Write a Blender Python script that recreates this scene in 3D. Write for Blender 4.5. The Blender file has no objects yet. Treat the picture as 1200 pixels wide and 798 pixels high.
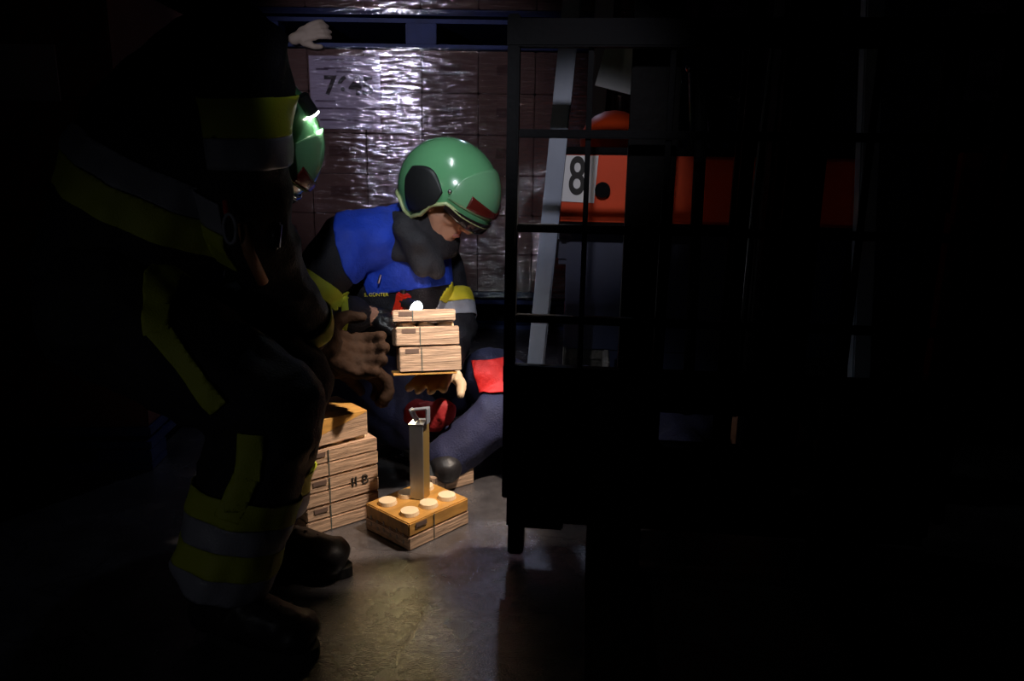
import bpy, bmesh, math, random
from mathutils import Vector as V, Matrix, Euler, noise
random.seed(4)
D = bpy.data; S = bpy.context.scene; C = S.collection
R = math.radians

# ------------------------------------------------------------------ camera
FPX = 900.0; PITCH = R(13.5); ROLL = R(0.9); CAM = V((0, 0, 0.9))
fw = V((0, math.cos(PITCH), -math.sin(PITCH))); u0 = V((0, math.sin(PITCH), math.cos(PITCH))); r0 = V((1, 0, 0))
up = u0*math.cos(ROLL) - r0*math.sin(ROLL); rt = r0*math.cos(ROLL) + u0*math.sin(ROLL)
cd = D.cameras.new('camera'); cam = D.objects.new('camera', cd); C.objects.link(cam)
cd.sensor_width = 36; cd.lens = FPX/1200*36; cd.clip_start = 0.02
m = Matrix((rt, up, -fw)).transposed().to_4x4(); m.translation = CAM; cam.matrix_world = m
S.camera = cam
def ray(x, y): return fw + rt*((x-600)/FPX) + up*((399-y)/FPX)
def at(x, y, Y):
    d = ray(x, y); return CAM + d*(Y/d.y)
def fl(x, y, z=0):
    d = ray(x, y); return CAM + d*((z-CAM.z)/d.z)

# ------------------------------------------------------------------ world, exposure, lights
w = D.worlds.new('dark_hall'); S.world = w; w.use_nodes = True
bg = w.node_tree.nodes['Background']; bg.inputs[0].default_value = (.35, .45, 1, 1); bg.inputs[1].default_value = 0.0006
S.view_settings.view_transform = 'Standard'; S.view_settings.look = 'None'
S.view_settings.exposure = 0.0; S.view_settings.gamma = 1; S.view_settings.use_curve_mapping = False
def spot(name, loc, tgt, energy, col, deg, blend=.5, rad=.03):
    l = D.lights.new(name, 'SPOT'); l.energy = energy; l.color = col; l.spot_size = R(deg); l.spot_blend = blend; l.shadow_soft_size = rad
    o = D.objects.new(name, l); C.objects.link(o); o.location = loc
    o.rotation_euler = (V(tgt)-V(loc)).to_track_quat('-Z', 'Y').to_euler(); return o
spot('key_work_light', (0.22, 1.66, 1.20), (-0.25, 1.84, 0.14), 88, (1, .83, .68), 40, .5, .02)
spot('pallet_light', (-0.90, 1.95, 1.45), (-0.56, 4.0, 1.05), 34, (.82, .76, 1), 50, .7, .016)
spot('crew_light', (0.02, -0.25, 1.75), (-0.25, 2.2, 0.69), 105, (.84, .92, 1), 15, .7, .07)
spot('truck_light', (-0.06, -0.15, 1.5), (0.17, 2.15, 0.86), 62, (.9, .88, 1), 16, .9, .03)
spot('back_light', (0.0, 3.7, 1.76), (-0.12, 2.7, 0.2), 8, (.6, .7, 1), 70, .6, .04)
spot('floor_highlight_spot', (-0.262, 1.82, 0.305), (-0.19, 1.38, 0.0), 1.0, (1, .78, .36), 50, .9, .014)  # unseen warm spot, added for the highlight on the floor before the lone block
spot('side_fill_light', (-1.3, -0.5, 0.8), (-0.55, 1.35, 0.28), 1.7, (.9, .92, 1), 46, 1, .1)
tl_ = D.lights.new('helmet_streak_light', 'AREA'); tl_.shape = 'RECTANGLE'; tl_.size = .025; tl_.size_y = 1.0; tl_.energy = .3; tl_.color = (.85, .95, 1); tl_.spread = R(18)  # unseen strip light, added only for the bright streak on the green helmet
to_ = D.objects.new('helmet_streak_light', tl_); C.objects.link(to_); to_.location = (-.20, 1.5, 2.15); to_.rotation_euler = (V((-.2, 2.2, .8))-to_.location).to_track_quat('-Z', 'Y').to_euler()

# ------------------------------------------------------------------ materials
def mat(name, col, rough=.6, metal=0, spec=.5, emit=None, es=0, coat=0, var=0, vs=12, stretch=(1, 1, 1), bump=0, bs=60, col2=None):
    m = D.materials.new(name); m.use_nodes = True; nt = m.node_tree; b = nt.nodes['Principled BSDF']
    b.inputs['Base Color'].default_value = (*col, 1); b.inputs['Roughness'].default_value = rough; b.inputs['Metallic'].default_value = metal
    b.inputs['Specular IOR Level'].default_value = spec; b.inputs['Coat Weight'].default_value = coat
    if emit: b.inputs['Emission Color'].default_value = (*emit, 1); b.inputs['Emission Strength'].default_value = es
    if var or bump or col2:
        tc = nt.nodes.new('ShaderNodeTexCoord'); mp = nt.nodes.new('ShaderNodeMapping'); mp.inputs['Scale'].default_value = stretch
        nt.links.new(tc.outputs['Object'], mp.inputs[0])
    if var or col2:
        n = nt.nodes.new('ShaderNodeTexNoise'); n.inputs['Scale'].default_value = vs; n.inputs['Detail'].default_value = 6
        nt.links.new(mp.outputs[0], n.inputs[0])
        cr = nt.nodes.new('ShaderNodeValToRGB'); e = cr.color_ramp.elements
        e[0].position = .3; e[1].position = .7
        c2 = col2 or tuple(c*(1-var) for c in col)
        e[0].color = (*c2, 1); e[1].color = (*col, 1)
        nt.links.new(n.outputs[0], cr.inputs[0]); nt.links.new(cr.outputs[0], b.inputs['Base Color'])
    if bump:
        n2 = nt.nodes.new('ShaderNodeTexNoise'); n2.inputs['Scale'].default_value = bs; n2.inputs['Detail'].default_value = 5
        nt.links.new(mp.outputs[0], n2.inputs[0])
        bp = nt.nodes.new('ShaderNodeBump'); bp.inputs['Strength'].default_value = bump; bp.inputs['Distance'].default_value = .01
        nt.links.new(n2.outputs[0], bp.inputs['Height']); nt.links.new(bp.outputs[0], b.inputs['Normal'])
    return m
M = dict(
  wall=mat('wall_paint', (.10, .09, .09), .9, var=.3), ceil=mat('ceiling_paint', (.08, .08, .08), .9),
  wood=mat('birch_wood', (.68, .45, .30), .55, var=.65, vs=11, stretch=(.9, 4, 15), bump=.3, bs=20),
  woodtop=mat('oiled_wood', (.60, .30, .07), .38, var=.4, vs=8, stretch=(1.5, 9, 4), bump=.15, bs=20),
  wedge=mat('amber_wood', (.72, .38, .10), .45, var=.3, vs=8, stretch=(1.5, 8, 8), bump=.15, bs=20),
  stud=mat('stud_wood', (.85, .66, .42), .5, var=.15, vs=20),
  ink=mat('black_ink', (.02, .018, .015), .7), stamp=mat('stamp_ink', (.13, .08, .06), .8), dots=mat('grey_ink', (.30, .27, .25), .8), pencil=mat('line_ink', (.07, .09, .08), .8),
  steel=mat('brushed_steel', (.50, .53, .60), .38, .6, var=.35, vs=20, stretch=(1, 1, .3), bump=.1, bs=40),
  brass=mat('warm_steel', (.45, .30, .10), .4, .6),
  carton=mat('brown_cardboard', (.22, .125, .09), .75, var=.2, vs=6, bump=.1, bs=30), cartonlbl=mat('carton_print', (.11, .055, .04), .8),
  redcarton=mat('dull_red_cardboard', (.16, .045, .03), .8, var=.3, vs=5),
  pallet=mat('blue_pallet_paint', (.012, .035, .16), .6, var=.4, vs=9, bump=.2, bs=30),
  paper=mat('paper', (.62, .56, .66), .7), paperink=mat('paper_print', (.16, .12, .16), .8),
  black=mat('black_steel_paint', (.002, .002, .0024), .6, spec=.05, bump=.1, bs=90), black2=mat('worn_black_paint', (.0025, .0022, .002), .6, spec=.05, var=.5, vs=15, bump=.15),
  forksteel=mat('worn_fork_steel', (.008, .007, .007), .5, .1, spec=.3, var=.5, vs=12, bump=.1),
  orange=mat('orange_truck_paint', (.75, .07, .012), .5, spec=.2, coat=0, var=.08, vs=5), chassis=mat('blue_black_paint', (.012, .018, .05), .45, var=.3),
  pillar=mat('grey_blue_paint', (.20, .24, .32), .45, var=.15), white=mat('white_plate', (.75, .74, .72), .5), seat=mat('dark_blue_vinyl', (.03, .05, .12), .25, bump=.1, bs=20),
  rubber=mat('black_rubber', (.015, .015, .015), .6, bump=.3, bs=80), chrome=mat('chrome', (.7, .7, .75), .15, 1), greysheet=mat('scuffed_grey_sheet', (.17, .17, .18), .5, var=.5, vs=30, bump=.2),
  navy=mat('navy_turnout_cloth', (.012, .010, .017), .75, var=.4, vs=25, bump=.35, bs=220), trouser=mat('navy_work_cloth', (.022, .026, .085), .8, var=.3, vs=20, bump=.3, bs=250),
  casualty=mat('blue_work_cloth', (.015, .018, .065), .8, var=.3, vs=14, bump=.3, bs=200),
  blue=mat('royal_blue_cloth', (.012, .060, .62), .7, var=.35, vs=16, bump=.25, bs=120), collar=mat('dark_grey_cloth', (.030, .026, .032), .8, var=.3, vs=30, bump=.3, bs=160),
  yellow=mat('lime_yellow_band', (.50, .55, .03), .6, bump=.15, bs=300), silver=mat('silver_band', (.34, .34, .40), .45, bump=.15, bs=300), ylw=mat('bright_yellow_band', (.75, .62, .03), .6),
  helmet=mat('green_helmet_shell', (.13, .36, .17), .20, coat=.5, var=.1, vs=4), helmet2=mat('green_helmet_shield', (.16, .37, .19), .24, coat=.5, var=.1, vs=4), rim=mat('cream_green_rim', (.45, .50, .24), .35),
  pad=mat('black_helmet_pad', (.010, .010, .011), .5), visor=mat('smoked_visor', (.02, .012, .012), .12, coat=.6), band=mat('red_black_decal', (.10, .012, .008), .25),
  skin=mat('skin', (.58, .29, .19), .5, var=.15, vs=30), skinp=mat('pale_leather', (.62, .46, .30), .6, var=.2, bump=.2), eye=mat('eye', (.25, .2, .18), .2), brow=mat('brow_hair', (.05, .025, .015), .8), lip=mat('lips', (.40, .13, .10), .45),
  brownglove=mat('brown_leather', (.030, .014, .007), .8, spec=.15, var=.4, vs=25, bump=.4, bs=60), blackglove=mat('black_leather', (.014, .013, .014), .32, bump=.4, bs=50),
  boot=mat('black_boot_leather', (.018, .016, .018), .48, var=.3, bump=.25, bs=40), sole=mat('boot_sole', (.015, .015, .016), .7),
  torchred=mat('red_plastic', (.70, .03, .012), .35), torchblk=mat('black_plastic', (.015, .015, .016), .35), lens=mat('lit_lens', (1, 1, 1), .3, emit=(.85, .93, 1), es=40),
  lamp=mat('lit_helmet_lamp', (1, 1, 1), .3, emit=(1, .93, .82), es=40), red=mat('red_cloth', (.80, .015, .012), .6, var=.15, vs=30, bump=.25, bs=90), darkred=mat('dark_red_cloth', (.30, .008, .012), .7, bump=.3, bs=60),
  cream=mat('cream_leather', (.50, .42, .30), .7), tan=mat('tan_leather', (.42, .19, .09), .5), zip=mat('zip_metal', (.5, .48, .5), .3, 1),
)
def floor_mat():
    m = D.materials.new('wet_concrete'); m.use_nodes = True; nt = m.node_tree; b = nt.nodes['Principled BSDF']; L = nt.links.new
    tc = nt.nodes.new('ShaderNodeTexCoord')
    n = nt.nodes.new('ShaderNodeTexNoise'); n.inputs['Scale'].default_value = 7; n.inputs['Detail'].default_value = 9; n.inputs['Roughness'].default_value = .65; L(tc.outputs['Object'], n.inputs[0])
    cr = nt.nodes.new('ShaderNodeValToRGB'); cr.color_ramp.elements[0].position = .3; cr.color_ramp.elements[1].position = .72
    cr.color_ramp.elements[0].color = (.030, .028, .030, 1); cr.color_ramp.elements[1].color = (.105, .097, .100, 1); L(n.outputs[0], cr.inputs[0])
    v = nt.nodes.new('ShaderNodeTexVoronoi'); v.feature = 'DISTANCE_TO_EDGE'; v.inputs['Scale'].default_value = 3.2
    nw = nt.nodes.new('ShaderNodeTexNoise'); nw.inputs['Scale'].default_value = 9; nw.inputs['Detail'].default_value = 5; L(tc.outputs['Object'], nw.inputs[0])
    mx = nt.nodes.new('ShaderNodeMix'); mx.data_type = 'RGBA'; mx.inputs[0].default_value = .12; L(tc.outputs['Object'], mx.inputs[6]); L(nw.outputs[1], mx.inputs[7]); L(mx.outputs[2], v.inputs[0])
    st = nt.nodes.new('ShaderNodeValToRGB'); st.color_ramp.elements[0].color = (.45, .45, .45, 1); st.color_ramp.elements[1].position = .012; L(v.outputs[0], st.inputs[0])
    mu = nt.nodes.new('ShaderNodeMix'); mu.data_type = 'RGBA'; mu.blend_type = 'MULTIPLY'; mu.inputs[0].default_value = 1; L(cr.outputs[0], mu.inputs[6]); L(st.outputs[0], mu.inputs[7]); L(mu.outputs[2], b.inputs['Base Color'])
    rr = nt.nodes.new('ShaderNodeMapRange'); rr.inputs[3].default_value = .18; rr.inputs[4].default_value = .34; L(n.outputs[0], rr.inputs[0]); L(rr.outputs[0], b.inputs['Roughness'])
    n2 = nt.nodes.new('ShaderNodeTexNoise'); n2.inputs['Scale'].default_value = 260; n2.inputs['Detail'].default_value = 6; L(tc.outputs['Object'], n2.inputs[0])
    bp = nt.nodes.new('ShaderNodeBump'); bp.inputs['Strength'].default_value = .5; bp.inputs['Distance'].default_value = .0028; L(n2.outputs[0], bp.inputs['Height']); L(bp.outputs[0], b.inputs['Normal'])
    b.inputs['Specular IOR Level'].default_value = 1.0; b.inputs['Coat Weight'].default_value = .6; b.inputs['Coat Roughness'].default_value = .14; L(bp.outputs[0], b.inputs['Coat Normal']); b.inputs['Coat IOR'].default_value = 1.6
    return m
def film_mat():
    m = D.materials.new('stretch_film'); m.use_nodes = True; nt = m.node_tree; L = nt.links.new
    nt.nodes.remove(nt.nodes['Principled BSDF']); out = nt.nodes['Material Output']
    tr = nt.nodes.new('ShaderNodeBsdfTransparent'); tr.inputs[0].default_value = (.96, .94, .97, 1)
    gl = nt.nodes.new('ShaderNodeBsdfGlossy'); gl.inputs['Roughness'].default_value = .07
    tc = nt.nodes.new('ShaderNodeTexCoord'); mp = nt.nodes.new('ShaderNodeMapping'); mp.inputs['Scale'].default_value = (.16, .16, 1); L(tc.outputs['Object'], mp.inputs[0])
    n = nt.nodes.new('ShaderNodeTexNoise'); n.inputs['Scale'].default_value = 48; n.inputs['Detail'].default_value = 4; n.inputs['Distortion'].default_value = .6; L(mp.outputs[0], n.inputs[0])
    n2 = nt.nodes.new('ShaderNodeTexNoise'); n2.inputs['Scale'].default_value = 5; n2.inputs['Detail'].default_value = 2; L(tc.outputs['Object'], n2.inputs[0])
    b2 = nt.nodes.new('ShaderNodeBump'); b2.inputs['Strength'].default_value = .16; b2.inputs['Distance'].default_value = .03; L(n2.outputs[0], b2.inputs['Height'])
    bp = nt.nodes.new('ShaderNodeBump'); bp.inputs['Strength'].default_value = .55; bp.inputs['Distance'].default_value = .012; L(n.outputs[0], bp.inputs['Height']); L(b2.outputs[0], bp.inputs['Normal'])
    L(bp.outputs[0], gl.inputs['Normal'])
    mx = nt.nodes.new('ShaderNodeMixShader'); mx.inputs[0].default_value = .31; L(tr.outputs[0], mx.inputs[1]); L(gl.outputs[0], mx.inputs[2]); L(mx.outputs[0], out.inputs[0])
    return m
M['floor'] = floor_mat(); M['film'] = film_mat()

# ------------------------------------------------------------------ helpers
def thing(name, label, cat, loc=(0, 0, 0), rz=0, group=None, kind=None):
    o = D.objects.new(name, None); C.objects.link(o); o.location = loc; o.rotation_euler = (0, 0, rz); o.empty_display_size = .1
    o['label'] = label; o['category'] = cat
    if group: o['group'] = group
    return o
def tag(o, label, cat, group=None):
    o['label'] = label; o['category'] = cat
    if group: o['group'] = group
    return o
def link(name, me, parent=None, loc=(0, 0, 0), rot=None, label=None):
    o = D.objects.new(name, me); C.objects.link(o)
    if parent: o.parent = parent
    o.location = loc
    if rot is not None: o.rotation_euler = rot
    if label: o['label'] = label
    return o
def wloc(o):
    p = V((0, 0, 0))
    while o: p += o.location; o = o.parent
    return p
class MB:
    def __init__(s): s.b = bmesh.new()
    def box(s, c, d, rot=None, bev=0):
        g = bmesh.ops.create_cube(s.b, size=1); vs = g['verts']
        bmesh.ops.scale(s.b, vec=d, verts=vs)
        if bev:
            es = list({e for v in vs for e in v.link_edges}); r = bmesh.ops.bevel(s.b, geom=es, offset=bev, segments=2, affect='EDGES'); vs = list({v for f in r['faces'] for v in f.verts} | {v for v in vs if v.is_valid})
        if rot is not None: bmesh.ops.transform(s.b, matrix=(rot if isinstance(rot, Matrix) else Euler(rot).to_matrix()), verts=vs)
        bmesh.ops.translate(s.b, vec=V(c), verts=vs); return s
    def cyl(s, p, q, r1, r2=None, n=20, cap=True):
        p, q = V(p), V(q); d = q-p; g = bmesh.ops.create_cone(s.b, cap_ends=cap, segments=n, radius1=r1, radius2=r1 if r2 is None else r2, depth=d.length)
        bmesh.ops.transform(s.b, matrix=Matrix.Translation((p+q)/2) @ d.to_track_quat('Z', 'Y').to_matrix().to_4x4(), verts=g['verts']); return s
    def sph(s, c, r, n=16, sc=(1, 1, 1)):
        g = bmesh.ops.create_uvsphere(s.b, u_segments=n, v_segments=n//2+2, radius=r)
        bmesh.ops.scale(s.b, vec=sc, verts=g['verts']); bmesh.ops.translate(s.b, vec=V(c), verts=g['verts']); return s
    def tube(s, pts, r, n=10):
        pts = [V(p) for p in pts]; rings = []; ref = V((.3, .2, 1))
        for i, p in enumerate(pts):
            t = (pts[min(i+1, len(pts)-1)]-pts[max(i-1, 0)]).normalized(); a = t.cross(ref).normalized(); b = t.cross(a)
            rings.append([s.b.verts.new(p+(a*math.cos(k*2*math.pi/n)+b*math.sin(k*2*math.pi/n))*r) for k in range(n)])
        for A, B in zip(rings, rings[1:]):
            for k in range(n): s.b.faces.new((A[k], A[(k+1) % n], B[(k+1) % n], B[k]))
        s.b.faces.new(rings[0][::-1]); s.b.faces.new(rings[-1]); return s
    def prism(s, poly, ax0, thick):            # poly: 3-D outline, extruded along vector ax0*thick
        vs = [s.b.verts.new(V(p)) for p in poly]; f = s.b.faces.new(vs)
        r = bmesh.ops.extrude_face_region(s.b, geom=[f]); nv = [g for g in r['geom'] if isinstance(g, bmesh.types.BMVert)]
        bmesh.ops.translate(s.b, vec=V(ax0)*thick, verts=nv); bmesh.ops.recalc_face_normals(s.b, faces=s.b.faces); return s
    def mesh(s, name, m, smooth=False):
        me = D.meshes.new(name); s.b.to_mesh(me); s.b.free(); me.materials.append(M[m] if isinstance(m, str) else m)
        if smooth:
            for p in me.polygons: p.use_smooth = True
        return me
    def build(s, name, m, parent=None, smooth=False, world=False, label=None, loc=(0, 0, 0), rot=None):
        me = s.mesh(name, m, smooth)
        if world and parent: me.transform(Matrix.Translation(-wloc(parent)))
        return link(name, me, parent, loc, rot, label)
CACHE = {}
def boxme(d, m, bev=.003):
    k = (tuple(round(x, 4) for x in d), m, bev)
    if k not in CACHE: CACHE[k] = MB().box((0, 0, 0), d, bev=bev).mesh('box', m)
    return CACHE[k]
def struct(name, mb, m):
    o = mb.build(name, m); o['kind'] = 'structure'; return o
def own(o):                                   # put the origin of a one-mesh thing at its base
    vs = [v.co for v in o.data.vertices]; c = V((sum(v.x for v in vs)/len(vs), sum(v.y for v in vs)/len(vs), min(v.z for v in vs)))
    o.data.transform(Matrix.Translation(-c)); o.location = c; return o
def text(name, s, size, m, parent, mw, label=None, bold=0):
    cu = D.curves.new('t', 'FONT'); cu.body = s; cu.size = size; cu.align_x = 'CENTER'; cu.align_y = 'CENTER'; cu.extrude = .0006; cu.offset = bold
    to = D.objects.new('t', cu); C.objects.link(to); dg = bpy.context.evaluated_depsgraph_get()
    me = D.meshes.new_from_object(to.evaluated_get(dg)); D.objects.remove(to); me.materials.clear(); me.materials.append(M[m]); me.name = name
    me.transform(mw); return link(name, me, parent, label=label)
def frame(x, z):                              # 3x3 with columns x, y, z from two directions
    x = V(x).normalized(); z = V(z); z = (z-x*z.dot(x)).normalized(); y = z.cross(x); return Matrix((x, y, z)).transposed()

# organic forms: overlapping tapered capsules and ellipsoids fused into one continuous skin
def cap_(b, p, r, q, r2):
    for c, rr in ((V(p), r), (V(q), r2)):
        g = bmesh.ops.create_icosphere(b, subdivisions=2, radius=rr); bmesh.ops.translate(b, vec=c, verts=g['verts'])
    co = [v.co.copy() for v in b.verts]; b.clear()
    vs = [b.verts.new(c) for c in co]; bmesh.ops.convex_hull(b, input=vs)
    bmesh.ops.delete(b, geom=[v for v in b.verts if not v.link_faces], context='VERTS')
def organic(name, parts, vox, m, parent, smooth=3, wr=None, label=None, seed=0):
    root = bmesh.new()
    tmp = D.meshes.new('tmp')
    for p in parts:
        b = bmesh.new()
        if p[0] == 'c': cap_(b, *p[1:])
        else:
            bmesh.ops.create_icosphere(b, subdivisions=3, radius=1)
            mm = Matrix.Diagonal(V(p[2])).to_4x4()
            if len(p) > 3: mm = p[3].to_4x4() @ mm
            bmesh.ops.transform(b, matrix=Matrix.Translation(V(p[1])) @ mm, verts=b.verts)
        t2 = D.meshes.new('t2'); b.to_mesh(t2); b.free(); root.from_mesh(t2); D.meshes.remove(t2)
    root.to_mesh(tmp); root.free()
    o = D.objects.new('tmp', tmp); C.objects.link(o)
    md = o.modifiers.new('r', 'REMESH'); md.mode = 'VOXEL'; md.voxel_size = vox
    if smooth: ms = o.modifiers.new('s', 'SMOOTH'); ms.factor = .5; ms.iterations = smooth
    dg = bpy.context.evaluated_depsgraph_get(); me = D.meshes.new_from_object(o.evaluated_get(dg)); D.objects.remove(o)
    if wr:                                      # cloth folds: displace along the normal by ridged noise
        amp, sc = wr; co = [v.co.copy() for v in me.vertices]; no = [v.normal.copy() for v in me.vertices]
        for v, c, n in zip(me.vertices, co, no):
            q = c*sc + V((seed, seed*.7, 0)); a = noise.noise(q); b2 = noise.noise(q*2.3+V((7, 1, 3)))
            v.co = c + n*amp*(.9-2.2*abs(a)+.5*b2)
    me.materials.clear(); me.materials.append(M[m]); me.name = name
    for p in me.polygons: p.use_smooth = True
    o = link(name, me, None, label=label)
    if parent: me.transform(Matrix.Translation(-wloc(parent))); o.parent = parent
    return o
def shell(name, src, planes, m, parent, off=.004, axis=None, label=None, thick=.003, sphere=None):   # a band or panel cut from the garment with planes and lifted off it
    b = bmesh.new(); b.from_mesh(src.data); bmesh.ops.translate(b, vec=wloc(src), verts=b.verts)
    for p, n in planes:
        bmesh.ops.bisect_plane(b, geom=b.verts[:]+b.edges[:]+b.faces[:], plane_co=V(p), plane_no=V(n), clear_outer=True)
    if axis:
        p, d, rad = axis; p = V(p); d = V(d).normalized()
        bmesh.ops.delete(b, geom=[f for f in b.faces if ((f.calc_center_median()-p)-d*(f.calc_center_median()-p).dot(d)).length > rad], context='FACES')
    if sphere: bmesh.ops.delete(b, geom=[f for f in b.faces if (f.calc_center_median()-V(sphere[0])).length > sphere[1]], context='FACES')
    b.normal_update()
    for v in b.verts: v.co += v.normal*off
    bmesh.ops.solidify(b, geom=b.faces[:], thickness=-thick)
    me = D.meshes.new(name); b.to_mesh(me); b.free(); me.materials.append(M[m])
    for p in me.polygons: p.use_smooth = True
    me.transform(Matrix.Translation(-wloc(parent)))
    return link(name, me, parent, label=label)
def band(name, src, p, d, hw, rad, m, parent, off=.005):
    d = V(d).normalized(); p = V(p)
    return shell(name, src, [(p+d*hw, d), (p-d*hw, -d)], m, parent, off, axis=(p, d, rad))

# ------------------------------------------------------------------ setting
struct('floor', MB().box((1, 3, -.05), (12, 13, .1)), 'floor')
struct('wall_back', MB().box((1, 8.1, 2.2), (12, .2, 4.4)), 'wall')
struct('wall_left', MB().box((-4.1, 3, 2.2), (.2, 10, 4.4)), 'wall')
struct('wall_right', MB().box((6.1, 3, 2.2), (.2, 10, 4.4)), 'wall')
struct('ceiling', MB().box((1, 3, 4.45), (12, 13, .1)), 'ceil')

# ------------------------------------------------------------------ wrapped pallets
def pallet(parent, x0, x1, y0, y1, z, h, nm='pallet'):
    w_, d_ = x1-x0, y1-y0; cx, cy = (x0+x1)/2, (y0+y1)/2
    base = MB().box((cx, cy, z+h-.055), (w_, d_-.02, .02)).build(nm, 'pallet', parent)
    for i in range(5): link('deck_board', boxme((w_, d_/5-.02, .028), 'pallet'), base, (cx, y0+d_*(i+.5)/5, z+h-.015))
    for i in range(3):
        for j in range(2): link('pallet_block', boxme((.15, .12, h-.09), 'pallet'), base, (x0+.075+(w_-.15)*i/2, y0+.06+(d_-.12)*j, z+h/2-.022))
    for j in range(2): link('runner_board', boxme((w_, .12, .022), 'pallet'), base, (cx, y0+.06+(d_-.12)*j, z+.011))
    return base
def load(name, label, loc, rz, ncol, nrow, cw, ch, depth, ph, cm, sh=True, film=True, lblsize=(.1, .05), group='wrapped pallet loads', ndep=1):
    t = thing(name, label, 'pallet', loc, rz, group)
    W = ncol*cw; pallet(t, 0, W, 0, depth, 0, ph)
    for i in range(ncol):
        for j in range(nrow):
            c = link('carton', boxme((cw-.003, depth-.01, ch-.003), cm, .004), t, (cw*(i+.5), depth/2+random.uniform(-.004, .004), ph+ch*(j+.5)))
            if lblsize: link('carton_print', boxme((lblsize[0], .003, lblsize[1]), 'cartonlbl', 0), c, (.0, -depth/2+.004, .012))
    if film:
        H = nrow*ch; b = MB(); e = .014; vs = []
        nx, nz = 40, 24
        pts = [(-e, depth+e)]+[(-e+(W+2*e)*k/nx, -e) for k in range(nx+1)]+[(W+e, depth+e)]
        grid = [[b.b.verts.new((x, y+(.004*noise.noise(V((x*6, z*14, loc[0]))) if y < 0 else 0), ph-.03+(H+.04)*z/nz)) for (x, y) in pts] for z in range(nz+1)]
        for A, B in zip(grid, grid[1:]):
            for k in range(len(pts)-1): b.b.faces.new((A[k], A[k+1], B[k+1], B[k]))
        b.build('stretch_film', 'film', t, smooth=True)
    return t
CW, CH = .282, .2
load_c = load('wrapped_pallet', 'film-wrapped pallet of brown cartons behind the green helmet, carrying a paper sheet', (-1.315, 4.0, 0), 0, 6, 6, CW, CH, .8, .2, 'carton')
load_u = load('wrapped_pallet', 'upper film-wrapped blue pallet of cartons stacked on the load behind the green helmet', (-1.315, 4.0, 1.405), 0, 6, 4, CW, CH, .8, .185, 'carton')
load_r = load('wrapped_pallet', 'film-wrapped pallet of cartons behind the forklift at far right, with small paper tags', (.5, 4.0, 0), 0, 6, 8, CW, CH, .8, .2, 'carton')
load_l = load('wrapped_pallet', 'dark reddish carton load on a pallet at the left edge behind the bending firefighter', (-2.29, 1.98, 0), R(4), 3, 4, .42, .3, .8, .13, 'redcarton', lblsize=None, film=False)
p1 = at(362, 65, 4.0); p2 = at(447, 152, 4.0)
sh_ = MB().box(((p1.x+p2.x)/2, 3.995, (p1.z+p2.z)/2), (p2.x-p1.x, .003, p1.z-p2.z)).build('paper_sheet', 'paper', load_c, world=True, label='printed white paper sheet')
RX = Matrix.Rotation(R(90), 4, 'X')
cc = V(((p1.x+p2.x)/2, 3.9915, (p1.z+p2.z)/2))-wloc(load_c)
text('sheet_number', '7645', .125, 'ink', sh_, Matrix.Translation(cc+V((.02, 0, .03))) @ RX, bold=.0035)
for k, (dx, dz, ww) in enumerate([(-.03, .155, .22), (-.03, .115, .14), (.0, .1, .08), (-.1, -.04, .1), (0, -.075, .3), (-.11, .11, .06), (0, -.13, .26)]):
    link('print_line', boxme((ww, .002, .008), 'paperink', 0), sh_, cc+V((dx, -.001, dz)))
for (a, b_) in (((1138, 50), (1182, 118)), ((1136, 0), (1178, 16))):
    q1, q2 = at(*a, 4.0), at(*b_, 4.0)
    if b_[1] < 30: q1.z += .12
    s2 = MB().box(((q1.x+q2.x)/2, 3.995, (q1.z+q2.z)/2), (q2.x-q1.x, .003, q1.z-q2.z)).build('paper_tag', 'paper', load_r, world=True, label='white paper tag')
    for k in range(4): link('print_line', boxme((.13, .002, .008), 'paperink', 0), s2, V(((q1.x+q2.x)/2, 3.9915, q1.z-.08-.04*k))-wloc(load_r))
q1 = at(20, 85, 1.97)
pl = MB().box((q1.x, 1.962, q1.z), (.2, .003, .13), rot=(0, 0, R(4))).build('paper_tag', 'paper', load_l, label='white paper tag with a handwritten line')
pl.data.transform(Matrix.Translation(V((0, 0, 0)))); pl.matrix_parent_inverse = (Matrix.Translation(load_l.location) @ Matrix.Rotation(R(4), 4, 'Z')).inverted()

# ------------------------------------------------------------------ timber cribbing blocks
BL, BW, BH = .196, .163, .07
def crib(label, loc, rz, L=BL, W=BW, H=BH, studs=True, ply=2, rx=(0, 0), stampside=True, group='timber cribbing blocks', topm='wood', marks=None, faceline=.32):
    t = thing('cribbing_block', label, 'block', loc, rz, group)
    t.rotation_euler = (rx[0], rx[1], rz)
    h = H/ply
    for k in range(ply): link('board', boxme((L-.002*k, W-.002*k, h-.0012), topm if k == ply-1 and topm != 'wood' else 'wood', .0025), t, (0, 0, h*(k+.5)))
    if studs:
        for i in range(3):
            for j in range(2): link('stud', CACHE.setdefault('stud', MB().cyl((0, 0, 0), (0, 0, .009), .0235, .0215, n=24).mesh('stud', 'stud')), t, (L*(i-1)*.31, W*(j-.5)*.5, H))
    y = -W/2-.0006
    link('stamp', boxme((.034, .001, .011), 'stamp', 0), t, (-L*.37+.012, y, H-.011)); link('marking_line', boxme((.0022, .001, H*.96), 'pencil', 0), t, (-L/2+L*faceline, y, H/2))
    return t
near = fl(479.7, 646.6); dirb = (fl(548.6, 613.8)-near).normalized(); yawf = math.atan2(dirb.y, dirb.x)
cf = near + V((math.cos(yawf), math.sin(yawf), 0))*BL/2 + V((-math.sin(yawf), math.cos(yawf), 0))*BW/2
bf = crib('studded timber block standing alone on the floor under the upright steel bracket', (cf.x, cf.y, 0), yawf, topm='woodtop', group=None, faceline=.40)
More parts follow.
